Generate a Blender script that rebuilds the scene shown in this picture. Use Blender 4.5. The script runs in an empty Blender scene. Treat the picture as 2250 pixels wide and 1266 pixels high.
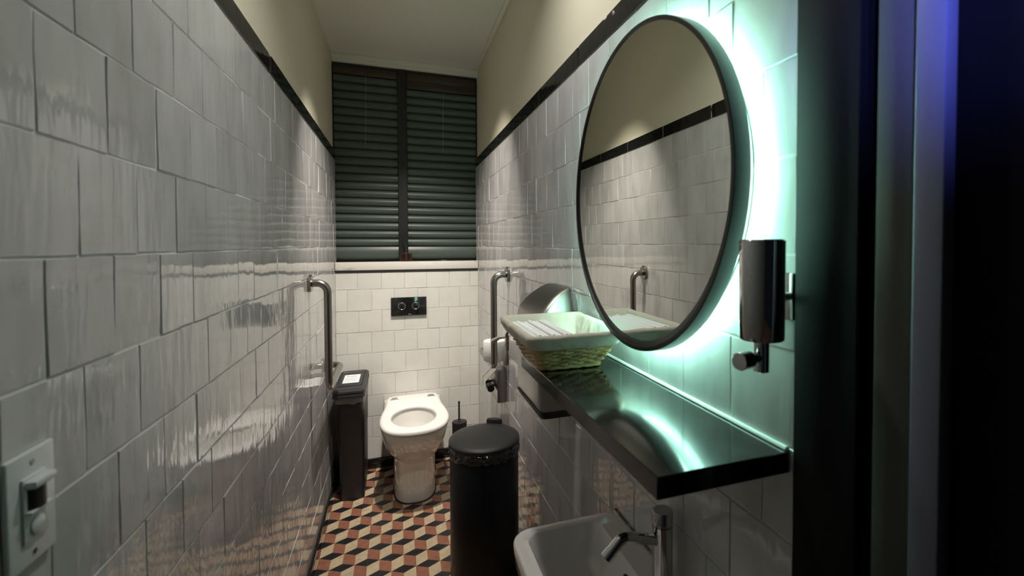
import bpy, bmesh, math, random
from mathutils import Vector, Matrix
random.seed(7)
PI = math.pi
SC = bpy.context.scene
COL = SC.collection

# ------------------------------------------------------------------ camera
W, DB, DW, H = 0.873, 3.30, 3.39, 2.61          # room width, tiled back wall, window plane, ceiling
CAM = Vector((0.3644, 0.0, 1.425))
YAW, PIT, ROL = 0.358189, 0.0266111, -0.0012268
FPX, CX, CY = 1059.31, 1125 + 145.97, 633 - 68.45
Fw = Vector((math.sin(YAW) * math.cos(PIT), math.cos(YAW) * math.cos(PIT), -math.sin(PIT)))
Rt = Vector((math.cos(YAW), -math.sin(YAW), 0)); Up = Rt.cross(Fw)
Rr = Rt * math.cos(ROL) + Up * math.sin(ROL); Uu = Up * math.cos(ROL) - Rt * math.sin(ROL)
cam = bpy.data.cameras.new('camera'); camo = bpy.data.objects.new('camera', cam); COL.objects.link(camo)
camo.matrix_world = Matrix(((Rr.x, Uu.x, -Fw.x, CAM.x), (Rr.y, Uu.y, -Fw.y, CAM.y), (Rr.z, Uu.z, -Fw.z, CAM.z), (0, 0, 0, 1)))
cam.sensor_fit = 'HORIZONTAL'; cam.sensor_width = 36; cam.lens = FPX / 2250 * 36
cam.shift_x = -145.97 / 2250; cam.shift_y = -68.45 / 2250
cam.clip_start = 0.02
cam.dof.use_dof = True; cam.dof.focus_distance = 2.1; cam.dof.aperture_fstop = 4.5
SC.camera = camo
def view(p):
    q = Vector(p) - CAM; d = q.dot(Fw)
    if d < 0.05: return None
    return (CX + FPX * q.dot(Rr) / d, CY - FPX * q.dot(Uu) / d)
def in_frame(p, m=60):
    v = view(p)
    return v is not None and -m < v[0] < 2250 + m and -m < v[1] < 1266 + m

# ------------------------------------------------------------------ world, light, exposure
wd = bpy.data.worlds.new('world'); SC.world = wd; wd.use_nodes = True
wd.node_tree.nodes['Background'].inputs[0].default_value = (0.35, 0.4, 0.6, 1)
wd.node_tree.nodes['Background'].inputs[1].default_value = 0.012
SC.view_settings.view_transform = 'Standard'; SC.view_settings.look = 'None'
SC.view_settings.exposure = 0.0; SC.view_settings.gamma = 1.0; SC.view_settings.use_curve_mapping = False
P_REAR, P_FRONT, P_LED, P_BLUE = 10.4, 5.6, 60.0, 300.0
WARM = (1.0, 0.92, 0.83); NEUTRAL = (1.0, 0.96, 0.93)

# ------------------------------------------------------------------ materials
def mat(name, col, rough=0.5, metal=0.0, spec=0.5, coat=0.0, emis=None, estr=0.0, var=0.0, noise=None, bump=None, trans=0.0, ior=1.5, alpha=1.0, coat_r=0.05):
    """noise=(scale, colour2, (lo,hi)) mixes a second colour; bump=(scale_vec, strength, distance, detail)"""
    m = bpy.data.materials.new(name); m.use_nodes = True
    nt = m.node_tree; b = nt.nodes['Principled BSDF']; L = nt.links.new
    b.inputs['Base Color'].default_value = (*col, 1); b.inputs['Roughness'].default_value = rough
    b.inputs['Metallic'].default_value = metal; b.inputs['Specular IOR Level'].default_value = spec
    b.inputs['Coat Weight'].default_value = coat; b.inputs['Coat Roughness'].default_value = coat_r
    b.inputs['Transmission Weight'].default_value = trans; b.inputs['IOR'].default_value = ior
    b.inputs['Alpha'].default_value = alpha
    if emis: b.inputs['Emission Color'].default_value = (*emis, 1); b.inputs['Emission Strength'].default_value = estr
    geo = nt.nodes.new('ShaderNodeNewGeometry')
    def ntex(scale, detail=3.0):
        mp = nt.nodes.new('ShaderNodeVectorMath'); mp.operation = 'MULTIPLY'
        mp.inputs[1].default_value = scale if not isinstance(scale, (int, float)) else (scale,) * 3
        L(geo.outputs['Position'], mp.inputs[0])
        n = nt.nodes.new('ShaderNodeTexNoise'); n.inputs['Scale'].default_value = 1.0; n.inputs['Detail'].default_value = detail
        L(mp.outputs[0], n.inputs['Vector']); return n.outputs['Fac']
    src = None
    if noise:
        f = ntex(noise[0], 4)
        mr = nt.nodes.new('ShaderNodeMapRange'); mr.inputs[1].default_value, mr.inputs[2].default_value = noise[2]
        L(f, mr.inputs[0])
        mx = nt.nodes.new('ShaderNodeMix'); mx.data_type = 'RGBA'
        mx.inputs[6].default_value = (*col, 1); mx.inputs[7].default_value = (*noise[1], 1)
        L(mr.outputs[0], mx.inputs[0]); src = mx.outputs[2]; L(src, b.inputs['Base Color'])
    if var:
        oi = nt.nodes.new('ShaderNodeObjectInfo')
        mr = nt.nodes.new('ShaderNodeMapRange'); mr.inputs[3].default_value = 1 - var; mr.inputs[4].default_value = 1.0
        L(oi.outputs['Random'], mr.inputs[0])
        hs = nt.nodes.new('ShaderNodeHueSaturation'); L(mr.outputs[0], hs.inputs['Value'])
        if src: L(src, hs.inputs['Color'])
        else: hs.inputs['Color'].default_value = (*col, 1)
        L(hs.outputs[0], b.inputs['Base Color'])
    if bump:
        prev = None
        for sc, st, dist, det in bump:
            bp = nt.nodes.new('ShaderNodeBump'); bp.inputs['Strength'].default_value = st; bp.inputs['Distance'].default_value = dist
            L(ntex(sc, det), bp.inputs['Height'])
            if prev: L(prev, bp.inputs['Normal'])
            prev = bp.outputs[0]
        L(prev, b.inputs['Normal'])
    return m

M = {}
M['tile_side'] = mat('glazed_tile_side', (0.60, 0.598, 0.59), 0.03, spec=0.65, var=0.14, noise=((14, 14, 6), (0.50, 0.50, 0.485), (0.42, 0.72)),
                     bump=[((34, 34, 9), 0.27, 0.004, 2.0), ((120, 120, 28), 0.08, 0.002, 2.0)])
M['tile_back'] = mat('glazed_tile_back', (0.76, 0.74, 0.70), 0.10, spec=0.5, var=0.07, noise=((12, 12, 12), (0.72, 0.69, 0.64), (0.45, 0.75)),
                     bump=[((22, 22, 22), 0.14, 0.004, 2.0), ((70, 70, 70), 0.05, 0.002, 2.0)])
M['tile_black'] = mat('black_glazed_tile', (0.012, 0.012, 0.012), 0.07, spec=0.5, bump=[((24, 24, 24), 0.3, 0.004, 2.0)])
M['grout'] = mat('grout', (0.66, 0.65, 0.62), 0.8)
M['grout_back'] = mat('grey_grout', (0.50, 0.48, 0.43), 0.85)
M['plaster'] = mat('cream_plaster', (0.70, 0.66, 0.52), 0.5, bump=[((180, 180, 180), 0.05, 0.001, 2.0)])
M['ceiling'] = mat('ceiling_paint', (0.74, 0.72, 0.64), 0.38, bump=[((4, 14, 4), 0.12, 0.01, 2.0)])
M['marble'] = mat('pale_marble', (0.74, 0.70, 0.64), 0.22, noise=((9, 26, 26), (0.42, 0.40, 0.37), (0.60, 0.80)))
M['black_plain'] = mat('matt_black', (0.012, 0.012, 0.013), 0.55)
M['black_satin'] = mat('satin_black', (0.010, 0.010, 0.011), 0.32)
M['ceramic'] = mat('white_ceramic', (0.78, 0.76, 0.72), 0.08, coat=0.4)
M['seat'] = mat('white_seat_plastic', (0.86, 0.85, 0.82), 0.16)
M['steel'] = mat('brushed_steel', (0.30, 0.275, 0.25), 0.27, metal=1.0)
M['steel_dark'] = mat('brushed_steel_panel', (0.40, 0.375, 0.35), 0.38, metal=1.0, bump=[((40, 40, 400), 0.12, 0.001, 2.0)])
M['chrome'] = mat('chrome', (0.62, 0.60, 0.60), 0.06, metal=1.0)
M['chrome_soft'] = mat('soft_chrome', (0.55, 0.53, 0.52), 0.16, metal=1.0)
M['bin_plastic'] = mat('charcoal_plastic', (0.018, 0.018, 0.021), 0.45)
M['bin_lid'] = mat('black_lid_plastic', (0.020, 0.020, 0.020), 0.5)
M['bin_steel'] = mat('black_coated_steel', (0.006, 0.006, 0.008), 0.34, spec=0.3)
M['liner_black'] = mat('black_bin_liner', (0.012, 0.012, 0.015), 0.16, spec=0.8, bump=[((34, 34, 48), 0.9, 0.02, 1.0)])
M['liner_clear'] = mat('clear_bin_liner', (0.45, 0.42, 0.40), 0.12, spec=0.8, alpha=0.5, bump=[((60, 60, 60), 0.8, 0.02, 3.0)])
M['stone'] = mat('black_polished_stone', (0.010, 0.011, 0.011), 0.11, spec=0.6, coat=0.35, coat_r=0.08, noise=((18, 18, 18), (0.03, 0.032, 0.03), (0.5, 0.8)))
M['sealant'] = mat('white_sealant', (0.80, 0.80, 0.78), 0.35)
M['mould'] = mat('stained_sealant', (0.10, 0.09, 0.05), 0.7, noise=((60, 60, 60), (0.35, 0.33, 0.28), (0.5, 0.7)))
M['mirror'] = mat('mirror_glass', (0.80, 0.82, 0.78), 0.0, metal=1.0)
M['frame'] = mat('black_mirror_frame', (0.016, 0.017, 0.017), 0.34)
M['led'] = mat('teal_white_led', (0.8, 0.9, 0.9), 0.5, emis=(0.46, 1.0, 0.80), estr=P_LED)
M['slat'] = mat('dark_green_slat', (0.076, 0.096, 0.081), 0.36, spec=0.35)
M['wood'] = mat('dark_brown_wood', (0.055, 0.036, 0.018), 0.4, noise=((3, 40, 40), (0.03, 0.02, 0.012), (0.4, 0.7)))
M['cord'] = mat('pale_cord', (0.45, 0.47, 0.42), 0.7)
M['night'] = mat('dark_window_glass', (0.004, 0.005, 0.006), 0.05)
M['wicker'] = mat('natural_wicker', (0.55, 0.40, 0.18), 0.5, noise=((45, 45, 45), (0.33, 0.19, 0.07), (0.48, 0.66)))
M['cloth'] = mat('natural_cotton', (0.62, 0.57, 0.48), 0.9, noise=((22, 22, 22), (0.52, 0.40, 0.22), (0.60, 0.78)), bump=[((26, 26, 26), 0.45, 0.012, 2.5)])
M['twine'] = mat('brown_twine', (0.25, 0.17, 0.09), 0.9)
M['tassel'] = mat('cream_tassel', (0.70, 0.64, 0.52), 0.95, bump=[((300, 300, 60), 0.5, 0.004, 2.0)])
M['paper'] = mat('white_paper', (0.93, 0.93, 0.92), 0.85)
M['tissue'] = mat('white_tissue', (0.80, 0.78, 0.74), 0.95, bump=[((60, 60, 500), 0.4, 0.003, 2.0)])
M['switch'] = mat('white_switch_plastic', (0.66, 0.68, 0.70), 0.3)
M['lens_dark'] = mat('dark_sensor_lens', (0.02, 0.022, 0.024), 0.3)
M['amber'] = mat('amber_glass', (0.030, 0.015, 0.008), 0.1, spec=0.6)
M['terracotta'] = mat('terracotta_cement', (0.33, 0.135, 0.08), 0.42, noise=((40, 40, 40), (0.24, 0.10, 0.065), (0.42, 0.7)), var=0.12)
M['cream_cement'] = mat('cream_cement', (0.58, 0.46, 0.30), 0.42, noise=((36, 36, 36), (0.46, 0.36, 0.24), (0.42, 0.7)), var=0.10)
M['black_cement'] = mat('black_cement', (0.014, 0.014, 0.016), 0.38, noise=((30, 30, 30), (0.03, 0.03, 0.032), (0.5, 0.75)))
M['floor_joint'] = mat('dark_floor_joint', (0.045, 0.04, 0.035), 0.9)
M['jamb_black'] = mat('black_door_frame_paint', (0.005, 0.005, 0.005), 0.7, spec=0.12)
M['jamb_grey'] = mat('grey_jamb_paint', (0.07, 0.068, 0.058), 0.8, spec=0.2)
M['dark_wall'] = mat('black_corridor_wall', (0.003, 0.003, 0.004), 0.9, spec=0.1)
M['jamb_metal'] = mat('worn_aluminium', (0.16, 0.165, 0.22), 0.45, metal=0.3, bump=[((60, 60, 900), 0.1, 0.001, 2.0)])
M['lamp_white'] = mat('lamp_ring_white', (0.8, 0.8, 0.78), 0.4)
M['lamp_lens'] = mat('lamp_lens_glow', (0.9, 0.9, 0.9), 0.5, emis=WARM, estr=4.0)
M['ink'] = mat('dark_ink', (0.05, 0.05, 0.06), 0.7)
M['ink_grey'] = mat('grey_ink', (0.30, 0.30, 0.32), 0.7)
M['ink_green'] = mat('green_ink', (0.25, 0.42, 0.30), 0.7)

# ------------------------------------------------------------------ mesh helpers
def wloc(o):
    p = Vector((0, 0, 0))
    while o is not None: p += o.location; o = o.parent
    return p
def mesh(name, verts, faces, m, smooth=None, mi=None, mats=None):
    me = bpy.data.meshes.new(name); me.from_pydata([tuple(v) for v in verts], [], faces)
    for x in (mats or [m]): me.materials.append(x)
    if mi: me.polygons.foreach_set('material_index', mi)
    if smooth is not None:
        me.polygons.foreach_set('use_smooth', [True] * len(me.polygons))
        me.set_sharp_from_angle(angle=math.radians(smooth))
    me.update(); return me
def put(name, vf, m, parent=None, origin=None, smooth=38, **kw):
    """vf = (verts, faces) in world coordinates"""
    vs, fs = vf
    o0 = Vector(origin) if origin is not None else (wloc(parent) if parent else Vector((0, 0, 0)))
    me = mesh(name, [Vector(v) - o0 for v in vs], fs, m, smooth, **kw)
    o = bpy.data.objects.new(name, me); COL.objects.link(o)
    if parent: o.parent = parent; o.location = o0 - wloc(parent)
    else: o.location = o0
    return o
def tag(o, label, cat, group=None, kind=None):
    o['label'] = label; o['category'] = cat
    if group: o['group'] = group
    if kind: o['kind'] = kind
    return o
def thing(name, loc, label, cat, group=None):
    e = bpy.data.objects.new(name, None); COL.objects.link(e); e.location = loc; e.empty_display_size = 0.05
    return tag(e, label, cat, group)
def join(*parts):
    vs, fs = [], []
    for v, f in parts:
        n = len(vs); vs += list(v); fs += [tuple(i + n for i in q) for q in f]
    return vs, fs
def box(x0, x1, y0, y1, z0, z1, bev=0.0, seg=2):
    bm = bmesh.new(); bmesh.ops.create_cube(bm, size=1)
    for v in bm.verts: v.co = Vector(((x0 + x1) / 2 + v.co.x * (x1 - x0), (y0 + y1) / 2 + v.co.y * (y1 - y0), (z0 + z1) / 2 + v.co.z * (z1 - z0)))
    if bev: bmesh.ops.bevel(bm, geom=bm.edges[:], offset=bev, segments=seg, profile=0.5, affect='EDGES')
    bm.verts.index_update()
    r = [v.co.copy() for v in bm.verts], [tuple(v.index for v in f.verts) for f in bm.faces]
    bm.free(); return r
def loft(rings, cap0=False, cap1=False, closed=True):
    n = len(rings[0]); vs = [Vector(p) for r in rings for p in r]; fs = []
    for i in range(len(rings) - 1):
        for j in range(n if closed else n - 1):
            k = (j + 1) % n
            fs.append((i * n + j, i * n + k, (i + 1) * n + k, (i + 1) * n + j))
    if cap0: fs.append(tuple(range(n - 1, -1, -1)))
    if cap1: fs.append(tuple((len(rings) - 1) * n + j for j in range(n)))
    return vs, fs
def lathe(c, prof, n=32, axis='z', cap0=True, cap1=True, sx=1.0, sy=1.0):
    rings = []
    for r, h in prof:
        ring = []
        for i in range(n):
            a = 2 * PI * i / n; u, v = r * math.cos(a) * sx, r * math.sin(a) * sy
            ring.append({'z': (c[0] + u, c[1] + v, c[2] + h), 'x': (c[0] + h, c[1] + u, c[2] + v), 'y': (c[0] + v, c[1] + h, c[2] + u)}[axis])
        rings.append(ring)
    return loft(rings, cap0, cap1)
def tube(pts, r, n=10, closed=False, cap=True, rads=None):
    P = [Vector(p) for p in pts]; rings = []; N = len(P); up = None
    for i in range(N):
        a = P[i - 1] if (i > 0 or closed) else P[i]; b = P[(i + 1) % N] if (i < N - 1 or closed) else P[i]
        t = (b - a).normalized()
        if up is None:
            up = Vector((0, 0, 1)) if abs(t.z) < 0.9 else Vector((1, 0, 0))
        up = (up - t * up.dot(t)).normalized(); s = t.cross(up); rr = rads[i] if rads else r
        rings.append([P[i] + (up * math.cos(2 * PI * j / n) + s * math.sin(2 * PI * j / n)) * rr for j in range(n)])
    if closed: rings.append(rings[0])
    return loft(rings, cap and not closed, cap and not closed)
def fillet(pts, rad, k=7):
    P = [Vector(p) for p in pts]; out = [P[0]]
    for i in range(1, len(P) - 1):
        a = (P[i - 1] - P[i]).normalized(); b = (P[i + 1] - P[i]).normalized()
        ang = a.angle(b); d = rad / math.tan(ang / 2); c = P[i] + (a + b).normalized() * (rad / math.sin(ang / 2))
        s, e = P[i] + a * d - c, P[i] + b * d - c
        for j in range(k + 1): out.append(c + s.normalized().slerp(e.normalized(), j / k) * rad)
    return out + [P[-1]]
def rrect(x0, x1, y0, y1, r, z, k=5, m=5):
    r = max(min(r, (x1 - x0) / 2 - 1e-4, (y1 - y0) / 2 - 1e-4), 1e-4); out = []
    cs = [(x1 - r, y1 - r, 0), (x0 + r, y1 - r, 90), (x0 + r, y0 + r, 180), (x1 - r, y0 + r, 270)]
    for i, (cx, cy, a0) in enumerate(cs):
        arc = [(cx + r * math.cos(math.radians(a0 + 90 * j / k)), cy + r * math.sin(math.radians(a0 + 90 * j / k))) for j in range(k + 1)]
        out += arc
        nx, ny, na = cs[(i + 1) % 4]; q = (nx + r * math.cos(math.radians(na)), ny + r * math.sin(math.radians(na)))
        out += [(arc[-1][0] + (q[0] - arc[-1][0]) * j / m, arc[-1][1] + (q[1] - arc[-1][1]) * j / m) for j in range(1, m)]
    return [(x, y, z) for x, y in out]
def spline(cp, k=5, closed=True):
    out = []; n = len(cp)
    for i in range(n):
        p0, p1, p2, p3 = [Vector(cp[(i + d) % n]) for d in (-1, 0, 1, 2)]
        for j in range(k):
            t = j / k
            out.append(0.5 * ((2 * p1) + (p2 - p0) * t + (2 * p0 - 5 * p1 + 4 * p2 - p3) * t * t + (3 * p1 - p0 - 3 * p2 + p3) * t ** 3))
    return out

# ------------------------------------------------------------------ setting: shell
ROW, TOP = 0.135, 1.951; NROW = 14
Y0 = -1.0
def structure(name, vf, m, label, cat):
    o = put(name, vf, M[m], smooth=None); tag(o, label, cat, kind='structure'); return o
wl = structure('wall_left', box(-0.15, -0.012, Y0, 3.55, 0, H), 'plaster', 'left wall with glazed white tiles below cream plaster', 'wall')
wr = structure('wall_right', box(W + 0.012, W + 0.15, 0.505, 3.55, 0, H), 'plaster', 'right wall with glazed white tiles below cream plaster behind the mirror', 'wall')
wb = structure('wall_back', box(-0.012, W + 0.012, DB + 0.012, 3.55, 0, 1.256), 'plaster', 'boxed-in low wall tiled white behind the toilet', 'wall')
ce = structure('ceiling', box(-0.15, W + 0.15, Y0, 3.55, H, H + 0.1), 'ceiling', 'painted grey-cream ceiling', 'ceiling')
fl = structure('floor', box(-0.15, 2.0, Y0, 3.55, -0.1, -0.003), 'floor_joint', 'floor of patterned cement tiles with a tumbling block design', 'floor')
put('grout_bed', box(-0.012, -0.0022, Y0, DW - 0.004, 0, TOP + 0.062), M['grout'], wl, smooth=None)
put('grout_bed', box(W + 0.0022, W + 0.012, 0.512, DW - 0.004, 0, TOP + 0.062), M['grout'], wr, smooth=None)
put('grout_bed', box(-0.002, W + 0.002, DB + 0.0026, DB + 0.012, 0, 1.25), M['grout_back'], wb, smooth=None)

# ---- tiles: a few shared irregular meshes, each tile an object
def tile_mesh(name, m, w, h, jit, drop=0.0032, wave=0.0004):
    """wavy hand-made tile: 5 x 5 faces, uneven edges, sides running back to the bed"""
    ps = [-1, -0.976, -0.36, 0.36, 0.976, 1]
    ej = {(ax, sd, i): random.uniform(-jit, jit) for ax in (0, 1) for sd in (0, 1) for i in range(6)}
    vs, fs = [], []
    for j, v in enumerate(ps):
        for i, u in enumerate(ps):
            x, z, d = u * w / 2, v * h / 2, random.uniform(-wave, wave)
            ii, jj = min(max(i, 1), 4), min(max(j, 1), 4)
            if i in (0, 1): x += ej[0, 0, jj]
            if i in (4, 5): x += ej[0, 1, jj]
            if j in (0, 1): z += ej[1, 0, ii]
            if j in (4, 5): z += ej[1, 1, ii]
            if ii in (1, 4) or jj in (1, 4): d += wave
            if i in (0, 5) or j in (0, 5): d = drop
            vs.append((x, d, z))
    for j in range(5):
        for i in range(5):
            a = j * 6 + i; fs.append((a, a + 1, a + 7, a + 6))
    return mesh(name, vs, fs, m, smooth=12)
def tile_row_joints(phase, pitch, lo, hi, jit):
    k = math.floor((lo - phase) / pitch); xs = []
    while phase + k * pitch < hi:
        xs.append(phase + k * pitch + random.uniform(-jit, jit)); k += 1
    xs.append(phase + k * pitch)
    out = []
    for a, b in zip(xs, xs[1:]):
        a, b = max(a, lo), min(b, hi)
        if b - a > 0.008: out.append((a, b))
    return out
def tile_wall(parent, m, lo, hi, phases, pitch, place, rot, rows, tilt):
    vars_ = [tile_mesh('glazed_tile', M[m], 0.135, 0.132, 0.0010) for _ in range(10)]
    rest = []; n = 0
    for k, (z0, z1) in enumerate(rows):
        for a, b in tile_row_joints(phases[k % 2], pitch, lo, hi, 0.004):
            c = (a + b) / 2; me = random.choice(vars_); p = Vector(place(c, (z0 + z1) / 2))
            sx = (b - a - 0.0012) / 0.135; sz = (z1 - z0 - 0.0018) / 0.132
            p += Vector((random.uniform(-0.0008, 0.0008), 0, 0)) if abs(rot) > 0.1 else Vector((0, random.uniform(-0.0006, 0.0006), 0))
            eul = (math.radians(random.gauss(0, tilt)), 0, rot + math.radians(random.gauss(0, tilt)))
            corner = [place(q, z) for q in (a, b) for z in (z0, z1)]
            if any(in_frame(q, 10) for q in corner):
                o = bpy.data.objects.new('tile', me); COL.objects.link(o); o.parent = parent
                o.location = p; o.rotation_euler = eul; o.scale = (sx, 1, sz); n += 1
            else:
                mt = Matrix.Translation(p) @ Matrix.Rotation(eul[2], 4, 'Z') @ Matrix.Diagonal((sx, 1, sz, 1))
                rest.append(([mt @ v.co for v in me.vertices], [tuple(f.vertices) for f in me.polygons]))
    if rest:
        o = put('tile_field', join(*rest), M[m], parent, smooth=50); o['kind'] = 'stuff'
    return n
ROWS = [(TOP - (k + 1) * ROW, TOP - k * ROW) for k in range(NROW)]
tile_wall(wl, 'tile_side', Y0, DW - 0.004, (0.013, 0.083), 0.1376, lambda y, z: (0, y, z), PI / 2, ROWS, 0.30)
tile_wall(wr, 'tile_side', 0.512, DW - 0.004, (0.020, 0.090), 0.139, lambda y, z: (W, y, z), -PI / 2, ROWS, 0.30)
BROWS = [(1.141, 1.248)] + [r for r in ROWS if r[1] < 1.15]
tile_wall(wb, 'tile_back', 0.0, W, (0.128, 0.066), 0.1375, lambda x, z: (x, DB, z), 0, BROWS, 0.35)
# black border tiles on both side walls
def band(parent, joints, x, rot, lo, hi):
    js = [lo] + [j for j in joints if lo < j < hi] + [hi]
    me = tile_mesh('border_tile', M['tile_black'], 0.42, 0.058, 0.0008)
    for a, b in zip(js, js[1:]):
        o = bpy.data.objects.new('border_tile', me); COL.objects.link(o); o.parent = parent
        o.location = (x, (a + b) / 2, TOP + 0.0305); o.rotation_euler = (0, 0, rot); o.scale = ((b - a - 0.003) / 0.42, 1, 1)
band(wl, [1.752 - 0.4027 * k for k in range(1, 7)] + [1.752, 2.155, 2.557, 2.96], 0.002, PI / 2, Y0, DW - 0.004)
band(wr, [0.93, 1.3556, 1.7813, 2.2084, 2.6262, 3.0248], W - 0.002, -PI / 2, 0.512, DW - 0.004)
# skirting
for nm, vf, lb in (('baseboard_left', box(0.0, 0.012, Y0, DB, 0, 0.062, 0.002), 'glossy black tiled skirting along the left wall'),
                   ('baseboard_right', box(W - 0.012, W, 0.512, DB, 0, 0.062, 0.002), 'glossy black tiled skirting along the right wall'),
                   ('baseboard_back', box(0.012, W - 0.012, DB - 0.012, DB, 0, 0.062, 0.002), 'glossy black tiled skirting behind the toilet')):
    tag(put(nm, vf, M['tile_black']), lb, 'skirting', kind='structure')
# sill, black shadow strip, cornice
sill = tag(put('trim_1', box(0.001, W - 0.001, DB - 0.006, DW - 0.002, 1.262, 1.313, 0.003), M['marble']), 'veined pale marble window sill above the flush plate', 'sill', kind='structure')
put('shadow_strip', box(0.004, W - 0.004, DB - 0.004, DB + 0.06, 1.248, 1.262), M['black_plain'], sill)
tag(put('trim_2', join(box(-0.012, W + 0.012, DW - 0.06, DW, 2.582, H, 0.003), box(-0.012, W + 0.012, DW - 0.035, DW, 2.566, 2.584, 0.003)), M['ceiling']), 'small painted cornice above the window', 'cornice', kind='structure')
tag(put('trim_3', box(W - 0.010, W + 0.012, 0.505, DW - 0.06, H - 0.014, H, 0.003), M['ceiling']), 'thin painted cornice along the right wall under the ceiling', 'cornice', kind='structure')

# ---- floor tiles with inlaid block pattern
T = 0.205; w_, p_ = T / 4, T / 2; e_ = 0.074; h_ = p_ - e_
def clip(poly, x0, x1, y0, y1):
    for ax, v, s in ((0, x0, 1), (0, x1, -1), (1, y0, 1), (1, y1, -1)):
        out = []
        for i in range(len(poly)):
            a, b = poly[i - 1], poly[i]; ia, ib = (a[ax] - v) * s >= -1e-9, (b[ax] - v) * s >= -1e-9
            if ia != ib:
                t = (v - a[ax]) / (b[ax] - a[ax]); out.append((a[0] + (b[0] - a[0]) * t, a[1] + (b[1] - a[1]) * t))
            if ib: out.append(b)
        poly = out
        if len(poly) < 3: return []
    return poly
cache = {}
def floor_tile(x0, x1, y0, y1):
    key = tuple(round(v, 4) for v in (x0, x1, y0, y1))
    if key in cache: return cache[key]
    g = 0.0006; vs, fs, mi = [], [], []
    for j in range(-1, 5):
        for i in range(-2, 7):
            cx, cy = w_ * (j % 2) + 2 * w_ * i, p_ * j
            for k, q in enumerate(([(cx - w_, cy), (cx, cy - h_), (cx + w_, cy), (cx, cy + h_)],
                                   [(cx - w_, cy), (cx - w_, cy - e_), (cx, cy - h_ - e_), (cx, cy - h_)],
                                   [(cx, cy - h_), (cx, cy - h_ - e_), (cx + w_, cy - e_), (cx + w_, cy)])):
                c = clip(q, x0 + g, x1 - g, y0 + g, y1 - g)
                if len(c) > 2:
                    n = len(vs); vs += [(x, y, 0) for x, y in c]; fs.append(tuple(range(n, n + len(c)))); mi.append(k)
    n = len(vs); a, b, c, d = x0 + g, x1 - g, y0 + g, y1 - g
    vs += [(a, c, 0), (b, c, 0), (b, d, 0), (a, d, 0), (a, c, -0.003), (b, c, -0.003), (b, d, -0.003), (a, d, -0.003)]
    for i in range(4): fs.append((n + i, n + 4 + i, n + 4 + (i + 1) % 4, n + (i + 1) % 4)); mi.append(0)
    cache[key] = mesh('floor_tile', vs, fs, None, mi=mi, mats=[M['black_cement'], M['terracotta'], M['cream_cement']])
    return cache[key]
rest = []; restmi = []
for i in range(-2, 8):
    for j in range(-18, 4):
        ox, oy = 0.4255 + T * (i - 1), 2.525 + T * j
        if ox + T < 0.002 or oy + T < Y0 or oy > DB - 0.002: continue
        if ox > W - 0.002 and oy + T > 0.50: continue
        if ox > 1.6: continue
        x0, x1 = max(0, -ox), min(T, (W if oy + T > 0.50 else 9) - ox); y0, y1 = 0, min(T, DB - oy)
        me = floor_tile(x0, x1, y0, y1)
        if any(in_frame((ox + a, oy + b, 0), 5) for a in (x0, x1) for b in (y0, y1)):
            o = bpy.data.objects.new('floor_tile', me); COL.objects.link(o); o.parent = fl; o.location = (ox, oy, 0)
        else:
            rest.append(([v.co + Vector((ox, oy, 0)) for v in me.vertices], [tuple(f.vertices) for f in me.polygons]))
            restmi += [f.material_index for f in me.polygons]
o = put('floor_tile_field', join(*rest), None, fl, smooth=None, mi=restmi, mats=[M['black_cement'], M['terracotta'], M['cream_cement']]); o['kind'] = 'stuff'

# ---- window with two venetian blinds
win = tag(put('window_1', join(box(-0.012, W + 0.012, DW + 0.035, DW + 0.06, 1.256, 2.566)), M['night'], smooth=None), 'dark night window behind green slatted blinds', 'window', kind='structure')
put('mullion', box(0.371, 0.427, DW - 0.012, DW + 0.035, 1.313, 2.566, 0.002), M['black_plain'], win)
put('frame_head', box(-0.010, W + 0.010, DW - 0.006, DW + 0.035, 2.552, 2.566), M['black_plain'], win)
for s in (-1, 1):
    x = -0.009 if s < 0 else W + 0.009
    put('frame_side', box(x - 0.003, x + 0.003, DW - 0.004, DW + 0.035, 1.313, 2.552), M['black_plain'], win)
def blind(x0, x1, ztop, nval, label):
    t = thing('window_blind', ((x0 + x1) / 2, DW + 0.012, 1.313), label, 'blind', 'venetian blinds in the window')
    for k in range(nval): put('valance', box(x0, x1, DW - 0.004, DW + 0.010, 2.552 - 0.052 * (k + 1), 2.5515 - 0.052 * k, 0.003), M['wood'], t)
    prof = [(0.5 * s, 0.017 * (1 - (s ** 2))) for s in [-1, -0.66, -0.33, 0, 0.33, 0.66, 1]]   # (z fraction, bulge towards room)
    def slat(zc, h, name='slat'):
        rings = []
        for x in (x0 + 0.001, x1 - 0.001):
            a = [(x, DW + 0.016 - b * 1.0 - f * 0.012, zc + f * h) for f, b in prof]
            rings.append(a + [(p[0], p[1] + 0.0022, p[2]) for p in reversed(a)])
        return loft(rings, True, True)
    z = ztop - 0.026; me = None
    while z > 1.42:
        if me is None:
            o = put('slat', slat(z, 0.053), M['slat'], t, origin=(wloc(t).x, wloc(t).y, z), smooth=60); me = o.data
        else:
            o = bpy.data.objects.new('slat', me); COL.objects.link(o); o.parent = t; o.location = (0, 0, z - wloc(t).z)
        z -= 0.052
    zb = z + 0.026
    put('bottom_rail', slat((zb + 1.318) / 2, zb - 1.318), M['slat'], t, smooth=60)
    xc = x0 + (x1 - x0) * (0.5 if x0 < 0.2 else 0.52)
    put('lift_cord', tube([(xc, DW - 0.0005, 2.50), (xc - 0.003, DW - 0.0012, 2.2), (xc - 0.006, DW - 0.0005, 2.05)], 0.0008, 6), M['cord'], t)
    return t
blind(-0.005, 0.370, 2.500, 1, 'dark green slatted blind with a single narrow brown valance strip')
blind(0.428, W + 0.005, 2.448, 2, 'dark green slatted blind with a deeper two-strip brown valance')

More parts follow.
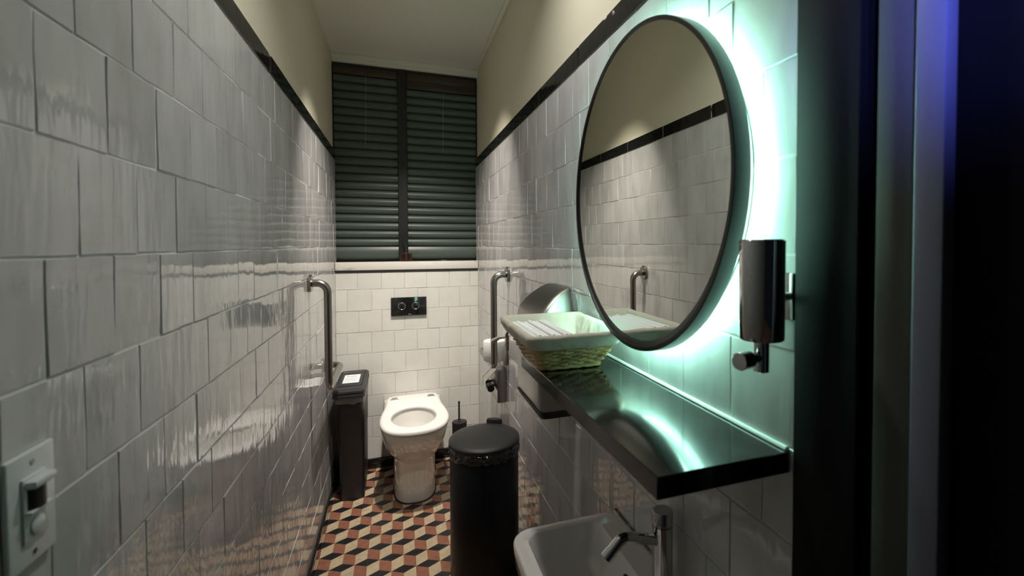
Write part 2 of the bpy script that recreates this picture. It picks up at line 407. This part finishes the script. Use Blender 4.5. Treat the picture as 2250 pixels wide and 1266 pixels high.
# ---- door frame on the right, towards the camera
tag(put('door_1', join(box(0.868, 0.905, 0.413, 0.509, 0, H, 0.002)), M['jamb_black']), 'black painted door frame post beside the soap dispenser', 'door frame', kind='structure')
tag(put('wall_front', box(0.880, 2.0, 0.20, 0.412, 0, H), M['dark_wall'], smooth=None), 'dark wall end beside the doorway', 'wall', kind='structure')
tag(put('trim_4', box(0.868, 0.880, 0.350, 0.392, 0, H, 0.002), M['jamb_grey']), 'dull grey painted strip of the door jamb', 'door trim', kind='structure')
tag(put('trim_5', box(0.862, 0.880, 0.316, 0.346, 0, H, 0.002), M['jamb_metal']), 'scuffed metal strip of the door jamb catching blue light', 'door trim', kind='structure')

# ------------------------------------------------------------------ lamps
def downlight(x, y, power, spread, tilt, col, label):
    t = thing('downlight', (x, y, H), label, 'ceiling light')
    c = (x, y, H)
    put('trim_ring', lathe(c, [(0.056, 0.0), (0.056, -0.004), (0.050, -0.008), (0.042, -0.006), (0.042, 0.0)], 32, cap0=False, cap1=False), M['lamp_white'], t)
    put('lens', lathe(c, [(0.042, -0.001), (0.042, -0.003)], 32), M['lamp_lens'], t)
    L = bpy.data.lights.new('downlight_lamp', 'AREA'); L.shape = 'DISK'; L.size = 0.075; L.energy = power; L.color = col; L.spread = math.radians(spread)
    lo = bpy.data.objects.new('downlight_lamp', L); COL.objects.link(lo); lo.parent = t; lo.location = (0, 0, -0.014); lo.rotation_euler = (math.radians(tilt), 0, 0)
downlight(0.4365, 2.25, P_REAR, 80, 19, WARM, 'round recessed ceiling light between the two grab rails')
downlight(0.52, 1.22, P_FRONT, 138, 0, NEUTRAL, 'round recessed ceiling light between the washbasin and the hand dryer')
L = bpy.data.lights.new('added_jamb_spot', 'SPOT'); L.shadow_soft_size = 0.06; L.energy = P_BLUE; L.color = (0.16, 0.20, 1.0); L.spot_size = math.radians(19); L.spot_blend = 1.0  # unseen blue spot, added so the jamb's metal strip shows blue
lo = bpy.data.objects.new('added_jamb_spot', L); COL.objects.link(lo); lo.location = (0.05, -0.62, 1.95)
lo.rotation_euler = (Vector((0.88, 0.225, 1.72)) - lo.location).to_track_quat('-Z', 'Y').to_euler()

# ------------------------------------------------------------------ toilet
TX = 0.443
tl = thing('toilet', (TX, 2.95, 0), 'white back-to-wall toilet with its seat down and no lid', 'toilet')
def outline(cp, z, sx=1.0):
    full = [(TX + x * sx, y, z) for x, y in cp] + [(TX - x * sx, y, z) for x, y in reversed(cp[1:-1])]
    return spline(full, 4)
seat_cp = [(0, 2.602), (0.085, 2.616), (0.145, 2.665), (0.176, 2.745), (0.185, 2.835), (0.179, 2.93), (0.168, 3.01), (0.160, 3.08), (0.157, 3.15), (0.152, 3.215), (0.130, 3.255), (0.065, 3.266), (0, 3.268)]
def pan_cp(hw, yf, yb=3.297, sq=0.0):
    L_ = yb - yf; out = []
    ks = [(0, 0), (0.46, 0.02), (0.78, 0.095), (0.95, 0.21), (1.0, 0.34), (0.985, 0.47), (0.96, 0.58), (0.94, 0.69), (0.93, 0.80), (0.925, 0.90), (0.92, 0.985), (0.5, 1.0), (0, 1.0)]
    return [(hw * x, yf + L_ * y) for x, y in ks]
secs = [(0.0, 0.112, 2.765), (0.012, 0.113, 2.762), (0.10, 0.112, 2.765), (0.20, 0.114, 2.765), (0.232, 0.118, 2.757), (0.246, 0.124, 2.745), (0.268, 0.138, 2.72), (0.30, 0.153, 2.690), (0.345, 0.167, 2.658), (0.39, 0.175, 2.636), (0.415, 0.180, 2.626), (0.428, 0.180, 2.624), (0.434, 0.176, 2.630), (0.436, 0.168, 2.640)]
rings = [outline(pan_cp(hw, yf), z) for z, hw, yf in secs]
def ell(hx, hy, z, n, cy=2.855, cx=TX - 0.004):
    return [(cx - hx * math.sin(2 * PI * i / n) * -1, cy - hy * math.cos(2 * PI * i / n), z) for i in range(n)]
n = len(rings[0])
rings += [ell(0.128, 0.180, 0.436, n), ell(0.124, 0.176, 0.425, n), ell(0.118, 0.170, 0.37, n), ell(0.105, 0.150, 0.30, n), ell(0.075, 0.10, 0.25, n), ell(0.05, 0.06, 0.235, n)]
put('pan', loft(rings, True, True), M['ceramic'], tl, smooth=60)
inn = lambda s, z: ell(0.119 * s, 0.168 * s, z, n)
so = [outline(seat_cp, 0.440, 0.985), outline(seat_cp, 0.442), outline(seat_cp, 0.450, 1.0)]
def shrink(r, d):
    c = Vector((TX, 2.92, 0)); out = []
    for p in r:
        v = Vector(p); u = Vector((v.x - c.x, v.y - c.y, 0)); l = u.length; out.append(v - u * (d / l))
    return out
r2 = shrink(outline(seat_cp, 0.457), 0.004); r3 = shrink(outline(seat_cp, 0.4605), 0.012); r4 = shrink(outline(seat_cp, 0.462), 0.026)
st = put('seat', loft(so + [r2, r3, r4, inn(1.14, 0.4605), inn(1.06, 0.4585), inn(1.01, 0.454), inn(1.0, 0.447), inn(1.02, 0.440)] + [so[0]]), M['seat'], tl, smooth=60)
for x in (-0.108, 0.108):
    hx = TX + x
    put('hinge', join(box(hx - 0.017, hx + 0.017, 3.165, 3.200, 0.4605, 0.4665, 0.002), tube([(hx - 0.024, 3.168, 0.464), (hx + 0.024, 3.168, 0.464)], 0.0035, 8)), M['chrome_soft'], st)
put('floor_sealant', loft([outline(pan_cp(0.118, 2.757), 0.0005), outline(pan_cp(0.115, 2.760), 0.006)], True, True), M['black_plain'], tl)

# flush plate
fp = thing('flush_plate', (0.428, DB - 0.002, 0.966), 'black glass dual flush plate with two chrome-ringed round buttons', 'flush plate')
put('plate', box(0.319, 0.535, DB - 0.018, DB - 0.001, 0.966, 1.084, 0.002), M['stone'], fp)
for bx in (0.384, 0.468):
    b = put('button', lathe((bx, DB - 0.018, 1.028), [(0.019, 0), (0.019, -0.003), (0.016, -0.0045)], 28, 'y'), M['stone'], fp)
    a = [(bx + 0.0215 * math.cos(2 * PI * i / 36), DB - 0.0195, 1.028 + 0.0215 * math.sin(2 * PI * i / 36)) for i in range(36)]
    put('chrome_ring', tube(a, 0.0018, 8, closed=True), M['chrome'], b)
put('maker_mark', box(0.423, 0.441, DB - 0.0186, DB - 0.0178, 0.9735, 0.9765), M['ink_grey'], fp)

# ------------------------------------------------------------------ grab rails
def rail(side, x, yv, ztop, zbot, yend, label):
    wx = 0.0 if side < 0 else W
    t = thing('grab_rail', (wx - side * 0.004, yv, zbot), label, 'grab rail')
    pts = fillet([(wx - side * 0.008, yv, ztop), (x, yv, ztop), (x, yv, zbot), (x, yend, zbot), (wx - side * 0.008, yend, zbot)], 0.042, 9)
    put('bar', tube(pts, 0.016, 16), M['steel'], t)
    for y, z in ((yv, ztop), (yend, zbot)):
        put('flange', lathe((wx, y, z), [(0.038, -side * 0.003), (0.0385, -side * 0.010), (0.036, -side * 0.013), (0.016, -side * 0.014)], 28, 'x'), M['steel'], t)
rail(-1, 0.074, 2.36, 1.256, 0.790, 2.82, 'angled brushed steel grab rail on the wall above the sanitary bin')
rail(1, 0.800, 2.343, 1.276, 0.822, 2.76, 'angled brushed steel grab rail on the wall beside the hand dryer')

# toilet roll standing on the right rail, and dispenser under it
tr = thing('toilet_roll', (0.8165, 2.422, 0.8385), 'white spare toilet roll standing on the grab rail', 'toilet roll')
put('paper', lathe((0.8165, 2.422, 0.8385), [(0.022, 0.0), (0.052, 0.0), (0.055, 0.004), (0.0555, 0.05), (0.055, 0.096), (0.052, 0.1), (0.022, 0.1), (0.022, 0.0)], 32, cap0=False, cap1=False), M['tissue'], tr)
put('core', lathe((0.8165, 2.422, 0.8385), [(0.0215, 0.001), (0.0215, 0.099), (0.0195, 0.099), (0.0195, 0.001), (0.0215, 0.001)], 24, cap0=False, cap1=False), M['wicker'], tr)
td = thing('toilet_paper_dispenser', (0.85, 2.50, 0.62), 'polished steel toilet paper holder with angled covers under the grab rail', 'paper holder')
put('body', box(0.826, W - 0.001, 2.40, 2.60, 0.622, 0.788, 0.003), M['steel_dark'], td)
for y in (2.425, 2.515):
    vs = [(0.828, y, 0.787), (0.828, y + 0.072, 0.787), (0.772, y + 0.072, 0.730), (0.772, y, 0.730), (0.776, y, 0.690), (0.776, y + 0.072, 0.690)]
    d = Vector((-0.0015, 0, 0.0015))
    put('cover', (vs + [Vector(v) + d for v in vs], [(0, 1, 2, 3), (3, 2, 5, 4), (7, 6, 9, 8), (8, 9, 10, 11), (0, 3, 9, 6), (1, 7, 8, 2), (3, 4, 10, 9), (2, 8, 11, 5), (4, 5, 11, 10), (0, 6, 7, 1)]), M['chrome_soft'], td, smooth=None)
    put('spindle', lathe((0.800, y + 0.01, 0.690), [(0.018, 0), (0.018, 0.055)], 20, 'y'), M['black_satin'], td)
    put('arm', box(0.796, 0.828, y + 0.062, y + 0.066, 0.684, 0.696), M['chrome_soft'], td)

# toilet brush
tb = thing('toilet_brush', (0.724, 3.15, 0), 'black toilet brush in a round black holder beside the toilet', 'toilet brush')
put('holder', lathe((0.724, 3.15, 0.001), [(0.044, 0), (0.046, 0.01), (0.046, 0.270), (0.0445, 0.274)], 28), M['black_satin'], tb)
put('cap', lathe((0.724, 3.15, 0.275), [(0.047, 0), (0.047, 0.006), (0.044, 0.010), (0.012, 0.013), (0.007, 0.020)], 28), M['black_satin'], tb)
put('handle', lathe((0.722, 3.15, 0.285), [(0.0055, 0), (0.0055, 0.115), (0.0065, 0.118), (0.0065, 0.128), (0.005, 0.130)], 14), M['black_satin'], tb)

# ------------------------------------------------------------------ sanitary bin
sb = thing('sanitary_bin', (0.11, 3.08, 0), 'slim charcoal plastic sanitary bin standing beside the toilet', 'bin')
def rr2(x0, x1, y0, y1, z, r=0.02): return rrect(x0, x1, y0, y1, r, z, 4, 3)
put('body', loft([rr2(0.050, 0.174, 2.925, 3.272, 0.001), rr2(0.046, 0.176, 2.912, 3.275, 0.345), rr2(0.044, 0.178, 2.908, 3.276, 0.35), rr2(0.040, 0.178, 2.890, 3.279, 0.585), rr2(0.044, 0.174, 2.894, 3.274, 0.585)], True, True), M['bin_plastic'], sb)
lr = []
for k, (z, d) in enumerate(((0.555, 0.004), (0.562, 0.006), (0.575, 0.003), (0.590, 0.007), (0.600, 0.003))):
    lr.append([(x + random.uniform(-0.002, 0.002), y + random.uniform(-0.002, 0.002), zz + (random.uniform(-0.010, 0.004) if k == 0 else 0)) for x, y, zz in rr2(0.040 - d, 0.178 + d, 2.890 - d, 3.279 + d - 0.004, z)])
put('liner', loft(lr), M['liner_clear'], sb, smooth=60)
lid = put('lid', loft([rr2(0.030, 0.186, 2.838, 3.284, 0.596), rr2(0.026, 0.188, 2.832, 3.286, 0.600), rr2(0.026, 0.188, 2.832, 3.286, 0.612), rr2(0.030, 0.184, 2.838, 3.282, 0.615), rr2(0.030, 0.184, 2.838, 3.282, 0.620), rr2(0.027, 0.187, 2.834, 3.285, 0.623), rr2(0.028, 0.186, 2.836, 3.284, 0.634), rr2(0.036, 0.178, 2.848, 3.274, 0.642),
                       rr2(0.040, 0.172, 2.90, 3.24, 0.6425, 0.008), rr2(0.042, 0.170, 2.903, 3.237, 0.638, 0.008)], True, True), M['bin_plastic'], sb)
put('flap', box(0.046, 0.166, 2.93, 3.21, 0.636, 0.642, 0.003), M['bin_plastic'], lid)
lab = put('label', box(0.062, 0.148, 2.985, 3.165, 0.642, 0.6428), M['paper'], lid, smooth=None)
sc_pts = [(0.074 + 0.0048 * i, 3.122 + (0.018 if i in (1, 9) else 0.008 * math.sin(i * 2.3)), 0.6434) for i in range(12)]
put('handwriting_print', tube(sc_pts, 0.0011, 6), M['ink'], lab)
put('print_lines', join(*[box(0.070, 0.140 - 0.008 * (i % 2), 3.086 - 0.022 * i, 3.093 - 0.022 * i, 0.6428, 0.6432) for i in range(4)]), M['ink_grey'], lab)
for x in (0.0635, 0.1465): put('print_border', box(x - 0.0008, x + 0.0008, 2.99, 3.16, 0.6428, 0.6432), M['ink_green'], lab)

# ------------------------------------------------------------------ pedal bin
BX, BY, BR = 0.686, 1.955, 0.137
pb = thing('pedal_bin', (BX, BY, 0), 'tall round black pedal bin with a black liner under its lid', 'bin')
put('body', lathe((BX, BY, 0), [(BR - 0.004, 0.012), (BR, 0.02), (BR, 0.602), (BR - 0.003, 0.606)], 56), M['bin_steel'], pb)
put('base_ring', lathe((BX, BY, 0), [(BR - 0.002, 0.0), (BR + 0.003, 0.003), (BR + 0.003, 0.016), (BR, 0.02)], 56), M['bin_plastic'], pb)
lr = []
for k, (dr, z) in enumerate(((0.002, 0.585), (0.005, 0.592), (0.003, 0.602), (0.006, 0.612), (0.001, 0.622), (-0.012, 0.629))):
    lr.append([(BX + (BR + dr + random.uniform(-0.002, 0.003)) * math.cos(2 * PI * i / 90), BY + (BR + dr + random.uniform(-0.002, 0.003)) * math.sin(2 * PI * i / 90), z + (random.uniform(-0.007, 0.005) if k == 0 else random.uniform(-0.002, 0.002))) for i in range(90)])
put('liner', loft(lr), M['liner_black'], pb, smooth=70)
ha = math.radians(62)       # hinge direction, away from the pedal
hd = Vector((math.cos(ha), math.sin(ha), 0)); hp = Vector((BX, BY, 0.628)) + hd * BR
lv, lf = lathe((BX, BY, 0.628), [(BR + 0.001, 0), (BR + 0.004, 0.003), (BR + 0.004, 0.013), (BR, 0.018), (BR - 0.014, 0.022), (BR * 0.6, 0.028), (BR * 0.25, 0.031), (0.004, 0.0315)], 56)
ax = hd.cross(Vector((0, 0, 1))); rm = Matrix.Translation(hp) @ Matrix.Rotation(math.radians(1.5), 4, ax) @ Matrix.Translation(-hp)
put('lid', ([rm @ v for v in lv], lf), M['bin_lid'], pb)
c = Vector((BX, BY, 0)) + hd * (BR - 0.002); s = hd.cross(Vector((0, 0, 1)))
rings = []
for z, k in ((0.50, 0.9), (0.60, 1), (0.658, 1), (0.666, 0.88)):
    rings.append([c + s * (0.036 * k * math.cos(2 * PI * i / 24)) + hd * (0.016 * k * math.sin(2 * PI * i / 24)) + Vector((0, 0, z)) for i in range(24)])
put('hinge_cover', loft(rings, True, True), M['bin_plastic'], pb)
c2 = Vector((BX, BY, 0)) - hd * (BR + 0.012)
put('pedal', box(c2.x - 0.03, c2.x + 0.03, c2.y - 0.02, c2.y + 0.02, 0.012, 0.022, 0.004), M['bin_plastic'], pb)

# ------------------------------------------------------------------ hand dryer
hdr = thing('hand_dryer', (0.815, 1.52, 0.90), 'brushed steel hand dryer on the wall beyond the shelf end', 'hand dryer')
y0, y1 = 1.382, 1.672
def dsec(z, xf, ya, yb, r=0.016): return rrect(xf, W - 0.001, ya, yb, r, z, 4, 3)
put('cover', loft([dsec(0.918, 0.760, y0, y1), dsec(0.93, 0.757, y0, y1), dsec(1.08, 0.752, y0, y1), dsec(1.19, 0.756, y0, y1), dsec(1.213, 0.764, y0 + 0.004, y1 - 0.004), dsec(1.235, 0.782, y0 + 0.012, y1 - 0.012), dsec(1.258, 0.806, y0 + 0.024, y1 - 0.022), dsec(1.277, 0.834, y0 + 0.036, y1 - 0.032), dsec(1.286, 0.856, y0 + 0.046, y1 - 0.04, 0.006)], True, True), M['steel_dark'], hdr, smooth=34)
put('base_tray', loft([dsec(0.892, 0.775, y0 + 0.012, y1 - 0.012), dsec(0.896, 0.764, y0 + 0.002, y1 - 0.002), dsec(0.917, 0.753, y0 - 0.004, y1 + 0.004)], True, True), M['black_satin'], hdr)
put('back_plate', box(W - 0.006, W - 0.001, y0 - 0.003, y1 + 0.003, 0.90, 1.22), M['black_satin'], hdr)
put('outlet_slot', box(0.790, 0.84, 1.48, 1.57, 0.8915, 0.8935), M['black_plain'], hdr)

# ------------------------------------------------------------------ mirror
MY, MZ, MR = 0.892, 1.5356, 0.326; XF = W - 0.060; XB = W - 0.030
mr = thing('round_mirror', (W - 0.03, MY, MZ - MR), 'round backlit mirror with a deep black rim above the shelf', 'mirror')
put('frame', lathe((0, MY, MZ), [(MR - 0.020, XB), (MR - 0.001, XB), (MR, XB - 0.002), (MR, XF + 0.001), (MR - 0.001, XF), (MR - 0.008, XF), (MR - 0.009, XF + 0.004), (MR - 0.020, XF + 0.006)], 128, 'x', cap0=False, cap1=False), M['frame'], mr, smooth=30)
tilt = math.radians(0.38)
gl = []
for r in (MR - 0.0085, 0.0015):
    gl.append([(XF + 0.0045 - math.tan(tilt) * (r * math.sin(2 * PI * i / 128)), MY + r * math.cos(2 * PI * i / 128), MZ + r * math.sin(2 * PI * i / 128)) for i in range(128)])
put('glass', loft(gl, False, True), M['mirror'], mr, smooth=None)
put('back_panel', lathe((0, MY, MZ), [(MR - 0.012, XF + 0.009), (MR - 0.012, XB - 0.002)], 96, 'x'), M['black_plain'], mr)
put('mounting_box', lathe((0, MY, MZ), [(0.298, XB - 0.001), (0.298, W - 0.004)], 64, 'x'), M['lamp_white'], mr)
put('led_strip', lathe((0, MY, MZ), [(0.300, XB + 0.003), (0.303, XB + 0.003), (0.303, XB + 0.016), (0.300, XB + 0.016), (0.300, XB + 0.003)], 96, 'x', cap0=False, cap1=False), M['led'], mr)

# ------------------------------------------------------------------ shelf
ZS = 1.136
sh = thing('wall_shelf', (0.768, 0.868, ZS - 0.03), 'black polished stone shelf on the wall under the mirror', 'shelf')
put('slab', box(0.662, W - 0.0005, 0.518, 1.218, ZS - 0.030, ZS, 0.0012, 1), M['stone'], sh)
put('sealant_bead', tube([(W - 0.002, 0.522, ZS + 0.002), (W - 0.002, 0.9, ZS + 0.002), (W - 0.002, 1.216, ZS + 0.002)], 0.0042, 8), M['sealant'], sh)

# ------------------------------------------------------------------ soap dispenser
SX, SY = 0.820, 0.517
sd = thing('soap_dispenser', (SX, SY, 1.25), 'tall chrome wall soap dispenser with a push knob beside the mirror', 'soap dispenser')
put('tank', lathe((SX, SY, 0), [(0.028, 1.297), (0.0295, 1.299), (0.0295, 1.429), (0.0275, 1.431)], 48), M['chrome'], sd)
put('spout', lathe((SX, SY, 0), [(0.0095, 1.253), (0.0105, 1.254), (0.0105, 1.299)], 24), M['chrome'], sd)
kd = Vector((-0.95, -0.25, 0.0)).normalized()
k0 = Vector((SX, SY, 1.273))
put('plunger', tube([k0 + kd * 0.008, k0 + kd * 0.030], 0.0068, 16), M['chrome'], sd)
put('push_knob', tube([k0 + kd * 0.026, k0 + kd * 0.027, k0 + kd * 0.047, k0 + kd * 0.048], 0.0105, 24, rads=[0.0105, 0.0118, 0.0118, 0.0110]), M['chrome'], sd)
put('wall_plate', box(0.8675, W - 0.0003, 0.511, 0.531, 1.32, 1.385, 0.0015), M['chrome_soft'], sd)
put('stem', tube([(0.846, 0.521, 1.352), (0.869, 0.521, 1.352)], 0.006, 14), M['chrome_soft'], sd)

# ------------------------------------------------------------------ washbasin and tap
wbn = thing('washbasin', (0.74, 0.875, 0.60), 'small white wall-hung washbasin under the black shelf', 'washbasin')
ZB = 0.755
rings = [rrect(0.70, W - 0.001, 0.72, 1.03, 0.05, 0.605), rrect(0.64, W - 0.001, 0.67, 1.075, 0.06, 0.64), rrect(0.604, W - 0.001, 0.655, 1.092, 0.055, 0.70), rrect(0.600, W - 0.001, 0.652, 1.095, 0.05, 0.745), rrect(0.602, W - 0.001, 0.654, 1.093, 0.048, 0.752), rrect(0.608, W - 0.002, 0.660, 1.089, 0.044, ZB),
         rrect(0.632, 0.812, 0.686, 1.066, 0.026, ZB), rrect(0.636, 0.808, 0.690, 1.062, 0.026, ZB - 0.006), rrect(0.648, 0.800, 0.70, 1.05, 0.03, 0.70), rrect(0.672, 0.785, 0.73, 1.02, 0.04, 0.668), rrect(0.70, 0.75, 0.80, 0.95, 0.02, 0.664)]
put('bowl', loft(rings, True, True), M['ceramic'], wbn, smooth=50)
put('overflow_slot', lathe((0.8062, 0.885, 0.728), [(0.016, -0.0045), (0.016, 0.002)], 24, 'x', sy=0.42), M['black_plain'], wbn)
put('drain', lathe((0.722, 0.875, 0.6645), [(0.02, 0), (0.02, 0.002), (0.012, 0.003)], 24), M['chrome'], wbn)
put('stained_sealant', tube([(W - 0.002, 1.09 - 0.02 * i, ZB + 0.0015 + 0.001 * (i % 2)) for i in range(20)], 0.0032, 8), M['mould'], wbn)
TPX, TPY = 0.838, 0.803
tp = thing('basin_tap', (TPX, TPY, ZB), 'chrome pillar tap with a bent spout on the washbasin', 'tap')
put('body', lathe((TPX, TPY, ZB), [(0.024, 0.0), (0.024, 0.004), (0.0195, 0.005), (0.0195, 0.128)], 40), M['chrome'], tp)
put('lever_cap', lathe((TPX, TPY, ZB), [(0.0195, 0.1295), (0.0200, 0.130), (0.0200, 0.1545), (0.0190, 0.156)], 40), M['chrome_soft'], tp)
sp = put('spout', tube(fillet([(TPX - 0.012, TPY, ZB + 0.100), (TPX - 0.085, TPY, ZB + 0.122), (TPX - 0.116, TPY, ZB + 0.092)], 0.022, 8), 0.0105, 18), M['chrome'], tp)
dv = Vector((-0.031, 0, -0.030)).normalized(); q = Vector((TPX - 0.108, TPY, ZB + 0.0997))
put('aerator', tube([q, q + dv * 0.016], 0.0118, 18), M['chrome'], sp)

# ------------------------------------------------------------------ basket with liner and towels
bk = thing('wicker_basket', (0.735, 1.13, ZS), 'wicker basket with a cotton liner standing on the black shelf', 'basket')
B0 = (0.666, 0.812, 1.046, 1.212); B1 = (0.629, 0.852, 0.997, 1.310); ZR = 1.217; ZK = ZS + 0.0015
def bsec(f, d=0.0, r=0.018, k=6, m=8, dz=0.0):
    b = [B0[i] + (B1[i] - B0[i]) * f for i in range(4)]
    pts = rrect(b[0] - d, b[1] + d, b[2] - d, b[3] + d, r + d, 0, k, m)
    return [(x, y, ZK + 0.004 + (ZR - ZK - 0.004) * f + dz + (0.003 * f * (y - 1.0) / 0.29)) for x, y, _ in pts]
def resample(pts, n):
    P = [Vector(p) for p in pts]; P.append(P[0]); ls = [0]
    for a, b in zip(P, P[1:]): ls.append(ls[-1] + (b - a).length)
    out = []; j = 0
    for i in range(n):
        s = ls[-1] * i / n
        while ls[j + 1] < s: j += 1
        t = (s - ls[j]) / max(ls[j + 1] - ls[j], 1e-9); out.append(P[j].lerp(P[j + 1], t))
    return out
NS = 32; NP = NS * 6; ctr = Vector((0.733, 1.135, 0))
for lv_ in range(11):
    f = 0.03 + 0.068 * lv_
    base = resample(bsec(f), NP); pts = []
    for i, p in enumerate(base):
        u = Vector((p.x - ctr.x, p.y - ctr.y, 0)).normalized()
        pts.append(p + u * (0.0034 * math.cos(PI * i / 6 + PI * lv_)) + Vector((0, 0, 0.0010 * math.sin(PI * i / 6 + lv_))))
    put('wicker_strand', tube(pts, 0.0030, 6, closed=True), M['wicker'], bk, smooth=60)
lo_, hi_ = resample(bsec(0.0), NS), resample(bsec(0.95), NS)
for i in range(NS):
    put('stake', tube([lo_[i], lo_[i].lerp(hi_[i], 0.5), hi_[i]], 0.0022, 5), M['wicker'], bk, smooth=60)
for k in range(2):
    base = resample(bsec(0.0, 0.003), 80)
    put('base_braid', tube([p + Vector((0, 0, 0.0006 + 0.0022 * math.sin(i * 0.8 + k * PI))) for i, p in enumerate(base)], 0.0034, 6, closed=True), M['wicker'], bk, smooth=60)
put('base_panel', loft([bsec(0.0, -0.004), bsec(0.03, -0.004)], True, True), M['wicker'], bk)
def lring(f, d, dz, wob=0.0, seed=0):
    r = random.Random(seed); base = resample(bsec(f, d), 120); ph = [r.uniform(0, 6.28) for _ in range(4)]; out = []
    for i, p in enumerate(base):
        a = 2 * PI * i / 120; u = Vector((p.x - ctr.x, p.y - ctr.y, 0)).normalized()
        o = wob * (math.sin(9 * a + ph[0]) + 0.7 * math.sin(17 * a + ph[1]) + 0.5 * math.sin(31 * a + ph[2]))
        out.append(p + u * o + Vector((0, 0, dz + wob * 0.5 * math.sin(13 * a + ph[3]))))
    return out
put('liner', loft([lring(0.66, 0.0075, 0, 0.0012, 1), lring(0.66, 0.0095, 0.001, 0.0012, 1), lring(0.80, 0.0095, 0, 0.0012, 2), lring(0.93, 0.0095, 0, 0.001, 3), lring(1.0, 0.0080, 0.003, 0.0008, 4), lring(1.0, 0.003, 0.0085, 0.0008, 4), lring(1.0, -0.004, 0.0085, 0.0008, 4), lring(0.98, -0.010, 0.002, 0.0009, 5),
                    lring(0.8, -0.011, 0, 0.002, 6), lring(0.5, -0.012, 0, 0.0025, 7), lring(0.2, -0.012, 0, 0.002, 8), lring(0.13, -0.03, 0, 0.001, 9)], False, True), M['cloth'], bk, smooth=70)
# bow of twine with two tassels on the far left corner
kx, ky, kz = 0.628, 1.225, 1.186
bow = put('bow', tube(fillet([(kx, ky, kz), (kx - 0.004, ky - 0.022, kz + 0.006), (kx - 0.006, ky - 0.026, kz - 0.030), (kx - 0.003, ky - 0.008, kz - 0.032), (kx, ky, kz)], 0.006, 5), 0.0024, 8), M['twine'], bk)
put('bow', tube([(kx, ky - 0.004, kz - 0.008), (kx - 0.004, ky, kz + 0.004), (kx, ky + 0.006, kz + 0.008)], 0.0034, 8), M['twine'], bk)
put('tassel', tube([(kx - 0.002, ky + 0.002, kz), (kx - 0.010, ky + 0.005, kz - 0.002), (kx - 0.022, ky + 0.012, kz - 0.004), (kx - 0.034, ky + 0.018, kz - 0.012), (kx - 0.038, ky + 0.020, kz - 0.016)], 0.003, 10, rads=[0.0022, 0.0026, 0.0046, 0.0066, 0.0055]), M['tassel'], bk)
put('tassel', tube([(kx - 0.003, ky, kz), (kx - 0.006, ky - 0.002, kz - 0.02), (kx - 0.006, ky - 0.003, kz - 0.042), (kx - 0.006, ky - 0.004, kz - 0.062), (kx - 0.005, ky - 0.004, kz - 0.072)], 0.003, 10, rads=[0.0026, 0.0028, 0.0046, 0.0078, 0.006]), M['tassel'], bk)
# folded paper towels
for i in range(9):
    x0 = 0.668 + 0.0104 * i; z0 = 1.180; z1 = 1.2195 + 0.0025 * math.sin(i * 1.9); ya = 1.028 + random.uniform(-0.002, 0.004); yb = 1.250 + random.uniform(-0.006, 0.006)
    lean = -0.024
    prof = [(0.0, z0), (0.0085, z0), (0.0095 + lean, z1 - 0.003), (0.0080 + lean, z1), (0.0025 + lean, z1), (0.0005 + lean, z1 - 0.003)]
    rg = [[(x0 + a + random.uniform(-0.0006, 0.0006), y, b) for a, b in prof] for y in (ya, ya + 0.06, ya + 0.13, yb)]
    t = put('paper_towel', loft(rg, True, True), M['paper'], None, origin=(x0 + 0.004, (ya + yb) / 2, z0), smooth=50)
    tag(t, {0: 'folded white paper towel at the row end against the basket side away from the mirror', 8: 'folded white paper towel at the row end beside the empty part of the basket'}.get(i, 'folded white paper towel between two others in the lined basket'), 'paper towel', 'folded paper towels in the basket')

# ------------------------------------------------------------------ light switch
sw = thing('light_switch', (0.0, 0.662, 1.094), 'white wall plate with a motion sensor light switch', 'light switch')
put('plate', box(0.0005, 0.006, 0.627, 0.698, 1.094, 1.212, 0.0025, 3), M['switch'], sw)
ins = put('insert', box(0.005, 0.0085, 0.645, 0.680, 1.120, 1.187, 0.001), M['switch'], sw)
put('sensor_hood', box(0.008, 0.018, 0.646, 0.679, 1.176, 1.184, 0.002), M['switch'], ins)
put('sensor_lip', box(0.008, 0.014, 0.646, 0.679, 1.150, 1.153, 0.001), M['switch'], ins)
put('sensor_lens', lathe((0.006, 0.6625, 0), [(0.013, 1.153), (0.013, 1.176)], 24, sx=0.7), M['lens_dark'], ins)
put('button', lathe((0.0085, 0.6625, 1.134), [(0.010, 0), (0.010, 0.0015), (0.008, 0.0025)], 24, 'x'), M['switch'], ins)
for z in (1.106, 1.2): put('screw', lathe((0.006, 0.6625, z), [(0.0028, 0), (0.0028, 0.0008)], 12, 'x'), M['chrome_soft'], sw)

# ------------------------------------------------------------------ reed diffuser on the sill
rd = thing('reed_diffuser', (0.414, 3.338, 1.313), 'small amber bottle with black reed sticks on the window sill', 'diffuser')
put('bottle', loft([rrect(0.380, 0.448, 3.316, 3.362, 0.006, 1.3135), rrect(0.379, 0.449, 3.315, 3.363, 0.007, 1.316), rrect(0.379, 0.449, 3.315, 3.363, 0.007, 1.364), rrect(0.384, 0.444, 3.32, 3.358, 0.007, 1.368), rrect(0.404, 0.424, 3.33, 3.348, 0.008, 1.369), rrect(0.404, 0.424, 3.33, 3.348, 0.008, 1.384)], True, True), M['amber'], rd)
put('label', box(0.409, 0.419, 3.3142, 3.3148, 1.318, 1.362), M['black_plain'], rd)  # dark strip painted in for the mullion's reflection, not a stuck-on label
for i, (dx, dy, h) in enumerate(((-0.036, 0.004, 0.152), (-0.022, -0.004, 0.158), (-0.012, 0.006, 0.156), (0.0, -0.002, 0.160), (0.008, 0.004, 0.155))):
    put('reed', tube([(0.414, 3.339, 1.372), (0.414 + dx, 3.339 + dy, 1.372 + h)], 0.0016, 6), M['black_plain'], rd)
